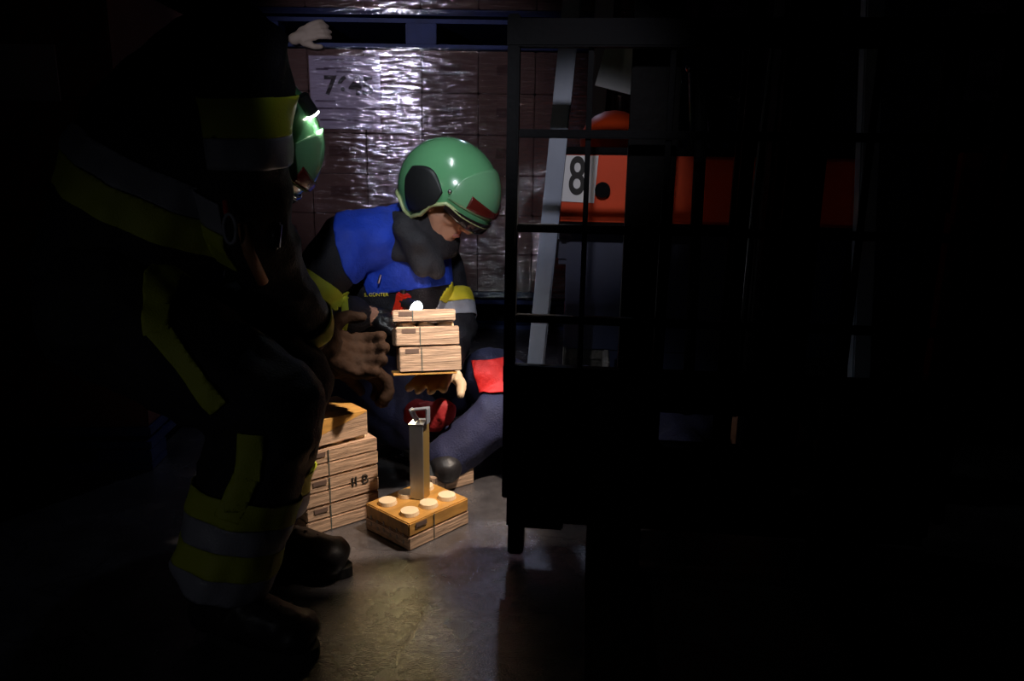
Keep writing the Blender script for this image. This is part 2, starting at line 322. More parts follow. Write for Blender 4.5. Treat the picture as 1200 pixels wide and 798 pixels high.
for i in range(6):
    for k in range(2): link('printed_dot', boxme((.001, .005, .009), 'dots', 0), bf, (-BL/2-.0006, -BW/2+.02+.024*i, .018+.018*k+(.004 if i % 2 else 0)))
# steel bracket on it
br = thing('steel_bracket', 'upright steel channel bracket with a looped top, on the lone timber block', 'bracket', at(489, 590, cf.y+.005))
b0 = V(br.location); b0.z = BH+.0005; br.location = b0; br.rotation_euler = (0, 0, R(-18))
MB().box((0, 0, .098), (.036, .003, .196)).build('web_plate', 'steel', br)
MB().box((.0165, .018, .098), (.003, .036, .196)).build('flange', 'brass', br); MB().box((-.0165, .014, .098), (.003, .028, .196)).build('flange', 'brass', br)
MB().box((0, .014, .1975), (.040, .034, .003), rot=(R(8), R(-6), 0)).build('top_plate', 'steel', br)
lp = MB(); lp.box((-.012, .012, .215), (.003, .02, .034), rot=(0, R(-30), 0)).box((.006, .012, .232), (.042, .02, .003), rot=(0, R(-12), 0)).box((.026, .012, .217), (.003, .02, .038))
lp.build('strap_loop', 'steel', br)
# the low stack beside it
sl = fl(359.5, 630); sr = fl(446, 603.5); ds = (sr-sl).normalized(); yaws = math.atan2(ds.y, ds.x); nrm = V((-math.sin(yaws), math.cos(yaws), 0))
cs = (sl+sr)/2+nrm*BW/2
crib('bottom timber block of the floor stack beside the bending firefighter', (cs.x, cs.y, 0), yaws, studs=False)
s2 = crib('middle timber block of the floor stack, marked with letters', (cs.x, cs.y, BH+.001), yaws, studs=False)
crib('top studded timber block of the floor stack, under the wedges', (cs.x, cs.y, 2*BH+.002), yaws)
text('letters', 'II B', .036, 'ink', s2, Matrix.Translation((.045, -BW/2-.0008, .038)) @ RX)
wz = 3*BH+.0125
def wedge(label, up_):
    t = thing('timber_wedge', label, 'wedge', (cs.x-.012*ds.x, cs.y-.012*ds.y, wz), yaws+R(3), 'timber wedges')
    x0, x1, h, y0 = -.105, .084, .062, -.075
    poly = [(x0, y0, 0), (x1, y0, 0), (x1, y0, h*.93), (x0, y0, h*.12)] if not up_ else [(x0, y0, h*.14), (x1, y0, h*.95), (x1, y0, h), (x0, y0, h*1.02)]
    MB().prism(poly, (0, 1, 0), .15).build('wedge_body', 'wedge' if up_ else 'wood', t)
    return t
wedge('lower timber wedge on top of the floor stack', False)
wu = wedge('upper amber timber wedge on top of the floor stack, with a wire staple', True)
MB().tube([(-.05, -.06, .058), (-.05, -.06, .098), (-.05, .0, .098), (-.05, .0, .058)], .0022, 8).build('wire_handle', 'brass', wu, label='thin wire staple handle')
pb = fl(530, 585); crib('plain timber offcut lying behind the lone studded block', (pb.x-.03, pb.y+.10, 0), yawf-R(12), L=.14, W=.09, H=.05, studs=False, ply=1, group=None)
# held stack
HY = 1.85; hl = at(468, 455.5, HY)
hb = R(11); HW, HD = .156, .185; hc = hl + V((math.cos(hb), math.sin(hb), 0))*HW/2 + V((-math.sin(hb), math.cos(hb), 0))*HD/2
def hpos(z, dx=0): return (hc.x+dx, hc.y, hl.z+z)
hg = 'timber blocks carried in the gloves'; HT = R(-13)
hm = Matrix.Translation((hc.x, hc.y, hl.z+.02)) @ Matrix.Rotation(hb, 4, 'Z') @ Matrix.Rotation(HT, 4, 'X')
def held(label, z, dx, L, H, dz=0, **k):
    t = crib(label, (0, 0, 0), 0, L=L, W=HD, H=H, ply=1, group=hg, **k); t.matrix_world = hm @ Matrix.Translation((dx, 0, z)) @ Matrix.Rotation(dz, 4, 'Z'); return t
held('lowest and thickest timber block carried in the gloves', 0, .002, HW, .064, studs=False, faceline=.36)
held('middle timber block carried in the gloves', .0655, -.005, HW+.004, .050, R(1), faceline=.38)
held('thin uppermost timber board carried in the gloves', .1265, -.008, HW+.002, .032, R(-2), studs=False)
tb = MB().box((0, 0, 0), (.16, .17, .006), bev=.001).build('carry_board', 'wedge'); tb.matrix_world = hm @ Matrix.Translation((-.012, -.004, -.0045)); tag(tb, 'thin amber plywood sheet under the carried timber blocks', 'board')

# ------------------------------------------------------------------ forklift
fk = thing('forklift', 'orange forklift with black load guard and number plate, seen from the front', 'forklift', (.455, 1.565, 0), R(-6))
def fpart(name, m, mb, par=fk, label=None): return mb.build(name, m, par, label=label)
gf = MB(); gf.box((-.462, 0, .66), (.024, .03, 1.02), bev=.003).box((.462, 0, .66), (.024, .03, 1.02), bev=.003).box((0, 0, 1.135), (.95, .035, .052), bev=.003).box((0, .0, .44), (.95, .03, .04), bev=.003)
gfr = fpart('guard_frame', 'black', gf, label='black load backrest frame')
for z in (.945, .755, .563): link('guard_rail', boxme((.90, .02, .017), 'black', .002), fk, (0, .003, z))
for x in (-.31, -.15, .0, .09, .24, .36): link('guard_bar', boxme((.011, .016, .68), 'black', .002), fk, (x, .012, .785))
fpart('carriage_plate', 'black2', MB().box((0, .03, .395), (.90, .03, .07), bev=.004).box((0, .03, .12), (.90, .03, .08), bev=.004).box((-.40, .02, .25), (.13, .035, .36), bev=.004).box((.40, .03, .25), (.12, .03, .30), bev=.004).box((-.44, -.005, .10), (.035, .05, .16), bev=.004).box((-.28, .045, .25), (.12, .02, .3), bev=.004).box((.28, .045, .25), (.12, .02, .3), bev=.004))
for x in (-.222, .250):
    b = MB(); b.box((x, -.032, .215), (.118, .034, .42), bev=.004).box((x, -.06, .022), (.118, .09, .034), bev=.004)
    b.prism([(x-.059, -.10, .005), (x+.059, -.10, .005), (x+.05, -.92, .005), (x-.05, -.92, .005)], (0, 0, 1), .026)
    fpart('fork', 'forksteel', b)
for s in (-1, 1):
    fpart('mast_rail', 'black2', MB().box((s*.155-.02, .12, .93), (.10, .05, 1.70), bev=.004).box((s*.115-.02, .19, .93), (.03, .12, 1.7), bev=.004))
fpart('mast_crosshead', 'black2', MB().box((-.02, .16, 1.72), (.44, .08, .09), bev=.005)); fpart('mast_foot_beam', 'black2', MB().box((-.02, .2, .16), (.44, .06, .12), bev=.005))
fpart('lift_cylinder', 'black2', MB().cyl((.03, .17, .12), (.03, .17, 1.55), .022).cyl((.03, .17, 1.1), (.03, .17, 1.68), .014))
fpart('hydraulic_hose', 'rubber', MB().tube([(-.07, .22, 1.75), (-.075, .22, 1.3), (-.06, .22, .95), (-.055, .21, .6), (-.05, .2, .3)], .014))
fpart('hydraulic_hose', 'rubber', MB().tube([(.09, .22, 1.75), (.085, .22, 1.2), (.07, .22, .8), (.06, .2, .3)], .009))
fpart('front_cowl', 'orange', MB().box((.015, .72, .812), (.88, .12, .19), bev=.008), label='orange front cowl')
fpart('dash_top', 'black', MB().box((.045, .74, .918), (.88, .16, .022), bev=.006).box((.045, .70, .70), (.88, .10, .03), bev=.006))
# number plate
sgn = MB().prism([(-.382, .652, .905), (-.287, .652, .905), (-.295, .652, .772), (-.410, .652, .776)], (0, 1, 0), .006)
sg = fpart('number_plate', 'white', sgn, label='white plate with black number 8')
text('numeral', '8', .15, 'ink', sg, Matrix.Translation((-.346, .6505, .842)) @ RX @ Matrix.Diagonal((.66, 1, 1, 1)), bold=.0022)
fpart('cowl_knob', 'black', MB().cyl((-.272, .662, .81), (-.272, .63, .81), .022))
# overhead guard
def slab(p, q, w_, d_):
    p, q = V(p), V(q); b = MB(); dd = (q-p); fr = frame(dd, (0, -1, 0))
    b.box(((p+q)/2), (dd.length, w_, d_), rot=fr, bev=.004); return b
fpart('guard_pillar', 'pillar', slab((-.455, .60, .20), (-.338, .66, 1.82), .05, .05), label='slanting grey-blue front pillar')
fpart('guard_pillar', 'pillar', slab((.485, .60, .20), (.375, .66, 1.82), .05, .05))
fpart('guard_pillar', 'pillar', slab((-.33, 1.55, .5), (-.27, 1.45, 1.82), .07, .05)); fpart('guard_pillar', 'pillar', slab((.42, 1.55, .5), (.36, 1.45, 1.82), .07, .05))
fpart('overhead_roof', 'black', MB().box((.045, 1.05, 1.84), (.78, 1.0, .05), bev=.01))
for i in range(5): link('roof_bar', boxme((.03, .9, .03), 'black', .003), fk, (-.25+.15*i, 1.05, 1.875))
fpart('document_board', 'white', MB().box((-.225, .80, 1.165), (.13, .006, .15), rot=(0, R(14), 0)), label='pale slanting board inside the cab')
fpart('side_console', 'orange', MB().sph((-.24, 1.0, .95), .11, sc=(1, 1.2, .9)), label='rounded orange hood inside the cab').data.polygons.foreach_set('use_smooth', [True]*len(fk.children[-1].data.polygons))
fpart('counterweight', 'orange', MB().box((.045, 1.75, .55), (.9, .42, .72), bev=.06)); fpart('engine_hood', 'orange', MB().box((.045, 1.42, .74), (.6, .5, .34), bev=.05))
st = fpart('seat', 'seat', MB().box((.07, 1.2, .93), (.38, .4, .10), bev=.03)); fpart('seat_back', 'seat', MB().box((.07, 1.4, 1.14), (.38, .10, .42), rot=(R(-10), 0, 0), bev=.035))
sw = MB(); sw.tube([(.06+.13*math.cos(k*R(15)), .93+.09*math.sin(k*R(15)), 1.03+.09*math.sin(k*R(15))*.8) for k in range(25)], .012); sw.cyl((.06, .93, 1.03), (.06, .80, .9), .02)
fpart('steering_wheel', 'torchblk', sw)
fpart('control_lever', 'chrome', MB().cyl((-.04, .85, .93), (-.065, .82, 1.12), .006).sph((-.065, .82, 1.12), .014)); fpart('control_lever', 'chrome', MB().cyl((-.005, .85, .93), (-.03, .82, 1.16), .006).sph((-.03, .82, 1.16), .014))
fpart('front_panel', 'chassis', MB().box((.045, .80, .50), (.84, .06, .40), bev=.01)); fpart('chassis', 'chassis', MB().box((.045, 1.2, .40), (.62, .85, .34), bev=.02).box((-.36, .62, .24), (.09, .12, .06), bev=.01).box((-.02, 1.2, .62), (.8, .8, .1), bev=.02))
fpart('step_plate', 'greysheet', MB().box((-.33, .66, .215), (.17, .2, .02), bev=.004).box((-.24, .66, .27), (.02, .14, .1), bev=.004))
def wheel(x, y, r, wd):
    b = MB(); prof = [(0, -wd/2), (r*.86, -wd/2), (r, -wd*.36), (r, wd*.36), (r*.86, wd/2), (0, wd/2)]
    rings = [[b.b.verts.new((x+a, y+math.cos(k*R(10))*rr, r+math.sin(k*R(10))*rr)) for k in range(36)] for rr, a in prof[1:-1]]
    for A, B in zip(rings, rings[1:]):
        for k in range(36): b.b.faces.new((A[k], A[(k+1) % 36], B[(k+1) % 36], B[k]))
    b.b.faces.new(rings[0]); b.b.faces.new(rings[-1]); bmesh.ops.recalc_face_normals(b.b, faces=b.b.faces)
    wv = fpart('wheel', 'rubber', b)
    link('rim', MB().cyl((x-wd/2-.004, y, r), (x+wd/2+.004, y, r), r*.55, n=28).mesh('rim', 'greysheet'), wv)
    for k in range(24):
        a = k*R(15); link('tread_lug', CACHE.setdefault(('lug', r), boxme((wd*.8, .03, .014), 'rubber', .003)), wv, (x, y+math.cos(a)*(r+.002), r+math.sin(a)*(r+.002)), (a+R(90), 0, 0))
wheel(-.30, 1.0, .23, .15); wheel(.39, 1.0, .23, .15); wheel(-.25, 1.78, .17, .13); wheel(.34, 1.78, .17, .13)
# dim orange beam standing further right
q = at(1146, 222, 3.2)
ob = MB().box((q.x, 3.2, q.z), (.18, .05, .29), bev=.006).box((q.x-.06, 3.24, q.z/2-.05), (.04, .05, q.z-.10)).box((q.x+.06, 3.24, q.z/2-.05), (.04, .05, q.z-.10)).build('barrier_board', 'orange'); own(ob); tag(ob, 'orange board barrier standing beyond the forklift at far right', 'barrier')

# ------------------------------------------------------------------ people
def headparts(c, f):
    def P(*v): return c + f @ V(v)
    return [('e', P(-.005, 0, .035), (.098, .076, .10), f), ('c', P(.04, 0, -.01), .060, P(.060, 0, -.088), .034), ('c', P(.03, .038, -.03), .036, P(.05, .02, -.085), .026), ('c', P(.03, -.038, -.03), .036, P(.05, -.02, -.085), .026),
            ('c', P(.088, 0, .022), .011, P(.118, 0, -.022), .013), ('c', P(.104, .012, -.026), .009, P(.104, -.012, -.026), .009), ('c', P(.082, -.036, .028), .015, P(.082, .036, .028), .015),
            ('c', P(.090, -.018, -.050), .008, P(.090, .018, -.050), .008), ('c', P(.088, -.015, -.062), .008, P(.088, .015, -.062), .008),
            ('e', P(.062, .038, -.018), (.03, .026, .024), f), ('e', P(.062, -.038, -.018), (.03, .026, .024), f), ('e', P(0, .078, -.005), (.022, .012, .034), f), ('e', P(0, -.078, -.005), (.022, .012, .034), f)]
def facebits(c, f, par):
    for s in (-1, 1):
        MB().sph(c+f @ V((.079, s*.033, .008)), .0125).build('eye', 'eye', par, True, True)
        MB().tube([c+f @ V((.0965, s*.018, .036)), c+f @ V((.097, s*.036, .041)), c+f @ V((.086, s*.055, .034))], .004, 8).build('eyebrow', 'brow', par, True, True)
    MB().tube([c+f @ V((.094, -.020, -.056)), c+f @ V((.100, 0, -.054)), c+f @ V((.094, .020, -.056))], .0055, 8).build('lips', 'lip', par, True, True)
def handparts(wr, d, n, curl=35, sc=1, side=1, spread=1.0, fr=.0098):
    f = frame(d, n); P = lambda *v: wr + f @ (V(v)*sc); out = [('c', P(-.02, 0, 0), .028*sc, P(.03, 0, 0), .027*sc)]
    for k, y in enumerate((-.030, -.010, .011, .031)):
        out.append(('c', P(.02, y*.7, 0), .0165*sc, P(.082, y, 0), .0145*sc))
        L = (.074, .082, .078, .062)[k]*sc; a = 0; p = P(.085, y, 0); ang = y*6*spread
        for seg, sl_ in enumerate((.42, .32, .26)):
            a += R(curl)*(.7 if seg == 0 else 1); dirv = f @ V((math.cos(a)*math.cos(ang), math.sin(ang)*math.cos(a), -math.sin(a))); q = p + dirv*L*sl_
            rr = fr*sc*(1.1, 1.0, .92)[seg]; out.append(('c', p, rr*1.04, q, rr)); p = q
    t0 = P(.015, -.028*side*1, -.008); t1 = P(.055, -.060*side, -.022); t2 = P(.082, -.066*side, -.040)
    out += [('c', t0, .018*sc, t1, .0135*sc), ('c', t1, .0135*sc, t2, .0105*sc)]
    return out
def stub(wr, d): return [('c', wr, .022, wr+V(d).normalized()*.06, .017)]      # bare hand inside a glove
def limb(*pr): return [('c', V(a[0]), a[1], V(b[0]), b[1]) for a, b in zip(pr, pr[1:])]
def boot(toe_dir, ankle, par, label=None, shaft=None):
    a = V(ankle); u = V(shaft).normalized() if shaft else V((0, 0, 1)); d = V(toe_dir); d = (d-u*d.dot(u)).normalized(); g = a-u*.07 if shaft else V((a.x, a.y, 0)); s = u.cross(d)
    pts = [('c', g+u*.17, .058, g+u*.07, .052), ('c', g-d*.045+u*.05, .042, g+d*.06+u*.055, .047), ('c', g+d*.05+u*.06, .046, g+d*.145+u*.048, .038), ('c', g+d*.145+s*.018+u*.045, .034, g+d*.15-s*.018+u*.045, .034)]
    bo = organic('boot', pts, .007, 'boot', par, 2, (.002, 20), label)
    so = MB(); out = []
    for k in range(24):
        t = k*2*math.pi/24; x = math.cos(t); y = math.sin(t); L = .135 if x > 0 else .11; out.append(g+d*(.055+x*L)+s*y*(.048 if x > 0 else .042)+u*.002)
    so.prism(out, u, .022).build('boot_sole', 'sole', bo, world=True)
    for k in range(4):
        c = g+d*(.03+.028*k)+u*(.103-.007*k); MB().tube([c-s*.032-u*.006, c+u*.008, c+s*.032-u*.006], .004, 6).build('boot_lace', 'sole', bo, world=True)
    return bo
def helmet(c, f, par, shell_m='helmet', lamp=None, sc=1):
    def rad(az, el):
        x = math.cos(el)*math.cos(az); y = math.cos(el)*math.sin(az); z = math.sin(el)
        ax = .150 if x > 0 else .152; cz = .142
        r = 1/math.sqrt((x/ax)**2+(y/.124)**2+(z/cz)**2)
        return r
    def pt(az, el, off=0): 
        r = (rad(az, el)+off)*sc; return c + f @ V((math.cos(el)*math.cos(az)*r, math.cos(el)*math.sin(az)*r, math.sin(el)*r+.03*sc))
    def brim(az):
        a = abs(math.degrees(az)); k = [(0, -6), (35, -5), (58, -2), (72, -12), (82, -38), (100, -52), (118, -50), (135, -38), (180, -36)]
        for (a0, e0), (a1, e1) in zip(k, k[1:]):
            if a0 <= a <= a1: t = (a-a0)/(a1-a0); t = t*t*(3-2*t); return R(e0+(e1-e0)*t)
    def patch(name, m, a0, a1, e0, e1, off, th=.004, na=48, ne=18, par_=None, label=None):
        b = MB(); E0 = e0 if callable(e0) else (lambda a: R(e0)); E1 = e1 if callable(e1) else (lambda a: R(e1)); G = []
        for i in range(na+1):
            az = R(a0+(a1-a0)*i/na); G.append([b.b.verts.new(pt(az, E0(az)+(E1(az)-E0(az))*j/ne, off)) for j in range(ne+1)])
        for A, B in zip(G, G[1:]):
            for j in range(ne): b.b.faces.new((A[j], B[j], B[j+1], A[j+1]))
        bmesh.ops.remove_doubles(b.b, verts=b.b.verts, dist=.0004); bmesh.ops.recalc_face_normals(b.b, faces=b.b.faces)
        bmesh.ops.solidify(b.b, geom=b.b.faces[:], thickness=th)
        return b.build(name, m, par_, True, True, label)
    h = patch('helmet', shell_m, -180, 180, brim, 89.9, 0, .006, 96, 26, par, 'glossy green rescue helmet')
    patch('face_shield_cover', 'helmet2', -62, 62, lambda a: R(4), lambda a: R(14+44*math.sqrt(max(0, 1-(math.degrees(a)/62.5)**2))), .006, .004, 48, 14, h, 'raised green shield cover')
    patch('front_decal', 'band', -40, 40, lambda a: R(6), lambda a: R(12+8*(abs(math.degrees(a))/40)), .0105, .002, 30, 4, h, 'dark reddish decal on the helmet front')
    patch('smoked_visor', 'visor', -60, 60, lambda a: R(-16+8*(abs(math.degrees(a))/60)**2), -2, .007, .003, 40, 6, h)
    for s in (-1, 1):
        patch('ear_guard', 'pad', s*70, s*124, lambda a: R(-10-30*math.sin((abs(math.degrees(a))-70)/54*math.pi)), lambda a: R(6+14*math.sin((abs(math.degrees(a))-70)/54*math.pi)), .003, .004, 24, 10, h, 'black ear guard')
        MB().sph(pt(R(s*64), R(12), .008), .006).build('visor_screw', 'zip', h, True, True)
    MB().tube([pt(R(k), brim(R(k)), .002) for k in range(-180, 181, 5)], .0055, 8).build('brim_edge', 'rim', h, True, True)
    if lamp:
        az, el, dv = lamp; p = pt(R(az), R(el), .012); dv = V(dv).normalized()
        MB().cyl(p-dv*.02, p+dv*.02, .013).build('helmet_lamp', 'torchblk', h, world=True); MB().cyl(p+dv*.0205, p+dv*.024, .0125).build('lamp_lens', 'lamp', h, world=True, label='lit lamp lens')
        sp = D.lights.new('helmet_lamp_light', 'SPOT'); sp.energy = 10; sp.spot_size = R(56); sp.spot_blend = .7; sp.color = (1, .95, .9); sp.shadow_soft_size = .012
        so = D.objects.new('helmet_lamp_light', sp); C.objects.link(so); so.location = p+dv*.03; so.rotation_euler = dv.to_track_quat('-Z', 'Y').to_euler()
    return h, pt

# --- firefighter kneeling, green helmet, blue yoke
A = thing('person', 'person in green helmet and blue-yoked jacket kneeling, looking down at the timber blocks', 'person', (-.38, 2.42, 0))
hcA = at(519, 233, 2.2); fA = frame((.74, -.36, -.56), (.45, -.10, .75))
neckA = V((-.315, 2.26, .665)); RsA = at(407, 285, 2.16); LsA = V((-.25, 2.45, .60)); chA = V((-.345, 2.33, .52)); peA = V((-.44, 2.46, .26))
ReA = V((-.585, 2.06, .475)); RhA = V((-.395, 2.14, .450)); LeA = V((-.165, 2.31, .39)); LhA = V((-.185, 2.10, .308))
RkA = at(492, 497, 2.14); RkA.z = .125; LkA = V((-.21, 2.54, .10)); RfA = V((-.60, 2.42, .09)); LfA = V((-.46, 2.72, .09)); RhipA = V((-.49, 2.40, .24)); LhipA = V((-.37, 2.54, .24))
body = headparts(hcA, fA)+limb((hcA-fA @ V((.02, 0, .06)), .055), (neckA, .06))+[('c', neckA, .08, chA, .13), ('c', chA, .125, peA, .12)]
body += limb((RsA, .055), (ReA, .042), (RhA, .03))+limb((LsA, .055), (LeA, .042), (LhA, .03))+[('c', neckA, .06, RsA, .055), ('c', neckA, .06, LsA, .055)]
body += limb((RhipA, .08), (RkA, .055), (RfA, .04))+limb((LhipA, .08), (LkA, .055), (LfA, .04))+stub(RhA, RhA-ReA)+stub(LhA, V((-.25, -1, -.05)))
organic('body', body, .0055, 'skin', A, 2); facebits(hcA, fA, A)
jk = [('c', neckA, .095, chA, .165), ('c', chA, .165, peA+V((0, 0, .06)), .155), ('c', neckA, .085, RsA, .078), ('c', neckA, .085, LsA, .078)]
jk += limb((RsA, .082), (ReA, .068), (RhA-(RhA-ReA)*.25, .05))+limb((LsA, .075), (LeA, .056), (LhA-(LhA-LeA)*.3, .045))
jA = organic('jacket', jk, .008, 'navy', A, 3, (.007, 11), seed=3)
ck = []
for k in range(28):
    a = k*R(360/28); e1 = V((math.cos(a)*.092, math.sin(a)*.085, 0)); ck.append(('c', neckA+e1*1.08+V((.035, -.02, -.035)), .024, neckA+e1*.92+(hcA-neckA)*.5+V((0, 0, .005)), .018))
ck += [('c', at(474, 268, 2.14), .035, at(496, 312, 2.13), .030), ('c', at(490, 285, 2.13), .036, at(512, 318, 2.15), .027)]
organic('collar', ck, .006, 'collar', jA, 10, (.004, 12), 'raised dark grey collar')
tr = limb((RhipA, .115), (RkA, .085), (RfA, .06))+limb((LhipA, .115), (LkA, .085), (LfA, .06))+[('c', RhipA, .12, LhipA, .12)]
tA = organic('trousers', tr, .009, 'trouser', A, 3, (.007, 10), seed=5)
helmet(hcA, fA, A)
boot((-.7, .1, 0), RfA+V((-.02, 0, 0)), A); boot((-.7, .4, 0), LfA+V((-.02, 0, 0)), A)
# blue yoke across chest: cut with planes through the garment
def edge(a, b, Y, side):                         # vertical-ish cutting plane through two seam points, facing 'side'
    p, q = at(*a, Y), at(*b, Y); n = (q-p).cross(V((.15, 1, -.1))).normalized()
    return (p, n if n.dot(V(side)) > 0 else -n)
yk = shell('blue_yoke', jA, [edge((388, 252), (418, 345), 2.1, (-1, 0, 0)), edge((415, 348), (500, 338), 2.1, (0, 0, -1)), (at(532, 300, 2.2), V((1, .2, 0))), (chA+V((0, .06, 0)), V((0, 1, 0)))], 'blue', jA, .004, label='royal blue yoke panel')
MB().cyl(at(446, 322, 2.13), at(443, 332, 2.13), .003).build('zip_puller', 'zip', jA, world=True)
d = (ReA-RsA).normalized(); pB = RsA+(ReA-RsA)*.68
band('yellow_band', jA, pB, d, .026, .092, 'yellow', jA); band('silver_band', jA, pB+d*.048, d, .020, .088, 'silver', jA)
d = (RhA-ReA).normalized(); band('yellow_band', jA, ReA+(RhA-ReA)*.55, d, .010, .075, 'yellow', jA)
d = (LeA-LsA).normalized(); band('yellow_band', jA, LsA+(LeA-LsA)*.70, d, .022, .11, 'ylw', jA); band('silver_band', jA, LsA+(LeA-LsA)*.70+d*.045, d, .022, .11, 'silver', jA)
nt_p = at(441, 345.5, 2.08)
text('name_tag', 'S. GÜNTER', .0135, 'ylw', jA, Matrix.Translation(nt_p-wloc(A)) @ Matrix.Rotation(R(10), 4, 'Z') @ RX, 'yellow lettering on the chest')
organic('glove', handparts(RhA, RhA-ReA, (0, -.2, 1), 62, 1.05, 1, fr=.0115), .005, 'blackglove', A, 2, (.002, 40), 'black leather glove gripping the red torch')
organic('glove', handparts(LhA, V((-.25, -1, .02)), (0, 0, 1), 6, 1.08, -1, fr=.0115), .005, 'skinp', A, 2, (.0015, 40), 'pale leather glove under the timber blocks')

# --- torch
tp = at(488, 362, 2.11); td = V((.72, -.66, -.22)).normalized()
T = thing('torch', 'red hand torch with a lit black head, held at the kneeling person\'s chest', 'torch', at(466, 388, 2.13))
MB().cyl(tp-td*.055, tp-td*.028, .019, .019).cyl(tp-td*.028, tp-td*.002, .019, .0245, n=28).build('torch_head', 'torchblk', T, world=True, smooth=False)
MB().cyl(tp-td*.003, tp-td*.0005, .0215, n=28).build('torch_lens', 'lens', T, world=True, label='glowing white lens')
tbm = MB(); bp_ = at(462, 385, 2.14); bt = tp-td*.058+V((0, 0, .006)); tbm.box((bp_+bt)/2, ((bt-bp_).length, .034, .036), rot=frame(bt-bp_, td), bev=.006).box(bt+V((0, 0, .002)), (.04, .034, .034), rot=frame(td, (0, 0, 1)), bev=.006)
tbm.build('torch_body', 'torchred', T, world=True)
MB().cyl(bt+V((0, 0, .018)), bt+V((0, 0, .028)), .009).build('torch_switch', 'torchblk', T, world=True)
tl = D.lights.new('torch_light', 'SPOT'); tl.energy = 5; tl.spot_size = R(110); tl.spot_blend = .8; tl.color = (.9, .95, 1); tl.shadow_soft_size = .02
to = D.objects.new('torch_light', tl); C.objects.link(to); to.location = tp+td*.004; to.rotation_euler = (td+V((0, 0, -.25))).to_track_quat('-Z', 'Y').to_euler()

# --- casualty
Cz = thing('person', 'person lying on the floor in dark blue workwear with a red knee patch', 'person', (.25, 2.06, 0))
pe = V((.12, 2.06, .125)); ch = V((.42, 2.08, .135)); hdC = V((.72, 2.06, .115)); fC = frame((.1, -.25, 1), (1, 0, 0))
k1 = at(597, 478, 2.12); a1 = at(523, 541, 2.02); a1.z = .07; k2 = at(574, 440, 2.22); a2 = V((-.06, 2.50, .07))
s1 = V((.46, 1.93, .13)); s2_ = V((.46, 2.22, .13)); e1 = V((.30, 1.90, .08)); e2 = V((.30, 2.25, .10)); h1 = V((.17, 2.02, .275)); h2 = V((.18, 2.12, .275))
bd = headparts(hdC, fC)+limb((hdC, .05), (ch+V((.12, 0, 0)), .055))+[('c', ch+V((.08, 0, 0)), .10, pe, .10), ('c', s1, .05, s2_, .05)]+limb((s1, .05), (e1, .04), (h1, .03))+limb((s2_, .05), (e2, .04), (h2, .03))
bd += limb((pe, .08), (k1, .05), (a1, .035))+limb((pe, .08), (k2, .05), (a2, .035))+handparts(h1, V((-1, 0, 0)), (0, 0, 1), 30, .85, fr=.009)+handparts(h2, V((-1, .1, 0)), (0, 0, 1), 30, .85, -1, fr=.009)
organic('body', bd, .007, 'skin', Cz, 2); facebits(hdC, fC, Cz)
hr = organic('hair', [('e', hdC+fC @ V((-.02, 0, .055)), (.095, .084, .092), fC)], .007, 'brow', Cz, 2)
organic('work_jacket', [('c', ch+V((.08, 0, 0)), .115, pe+V((.04, 0, 0)), .118), ('c', s1, .065, s2_, .065)]+limb((s1, .068), (e1, .055), (h1+V((.03, 0, 0)), .045))+limb((s2_, .068), (e2, .055), (h2+V((.03, 0, 0)), .045)), .009, 'casualty', Cz, 3, (.005, 12))
cq = organic('trousers', limb((pe, .115), (k1, .082), (a1, .062))+limb((pe+V((0, .05, .03)), .11), (k2, .088), (a2, .066)), .008, 'casualty', Cz, 3, (.005, 11), seed=2)
shell('knee_patch', cq, [edge((553, 428), (566, 458), 2.15, (-1, 0, 0)), edge((566, 458), (600, 454), 2.15, (0, 0, -1)), edge((553, 425), (600, 421), 2.15, (0, 0, 1)), (at(598, 440, 2.2), V((1, 0, 0)))], 'red', cq, .005, label='bright red knee patch', sphere=(k2, .16))
MB().box(at(588, 492, 2.035), (.012, .004, .022), rot=(0, R(10), 0), bev=.001).build('cloth_tag', 'tan', cq, world=True, label='small orange cloth tag')
boot((-.45, .9, 0), a1, Cz, None, k1-a1); boot((-.3, .9, 0), a2, Cz, None, k2-a2)
rb = organic('folded_cloth', [('e', at(503, 489, 2.06), (.058, .028, .046)), ('e', at(490, 486, 2.08), (.04, .03, .042)), ('e', at(520, 484, 2.06), (.034, .028, .042))], .007, 'darkred', None, 2, (.006, 20)); own(rb); tag(rb, 'dark red cloth below the carried timber blocks, behind the steel bracket', 'cloth')

# --- firefighter bending in the foreground
B = thing('person', 'person in dark turnout gear with yellow and silver bands, bending forward with brown gloves', 'person', (-.58, 1.45, 0))
RhipB = V((-.74, 1.40, .61)); LhipB = V((-.72, 1.60, .61)); RkB = at(318, 478, 1.35); LkB = at(338, 450, 1.56); RaB = V((-.525, 1.29, .10)); LaB = V((-.530, 1.54, .10))
peB = V((-.75, 1.50, .64)); chB = V((-.675, 1.545, .90)); neB = V((-.60, 1.57, 1.05)); RsB = at(272, 72, 1.44); LsB = at(285, 92, 1.72); ReB = at(290, 262, 1.48); LeB = at(294, 292, 1.76); RhB = at(370, 398, 1.68); LhB = at(394, 425, 1.86)
hcB = at(280, 172, 1.63); fB = frame((.62, .22, -.75), (.75, .1, .6))
bd = headparts(hcB, fB)+limb((hcB, .05), (neB, .06))+[('c', neB, .075, chB, .12), ('c', chB, .12, peB, .115), ('c', neB, .05, RsB, .05), ('c', neB, .05, LsB, .05)]
bd += limb((RsB, .055), (ReB, .042), (RhB, .03))+limb((LsB, .055), (LeB, .042), (LhB, .03))+limb((RhipB, .085), (RkB, .055), (RaB, .04))+limb((LhipB, .085), (LkB, .055), (LaB, .04))
rhd = (V((-.315, 1.86, .37))-RhB); bd += stub(RhB, rhd)+stub(LhB, V((.8, .25, -.3)))
organic('body', bd, .007, 'skin', B, 2); facebits(hcB, fB, B)
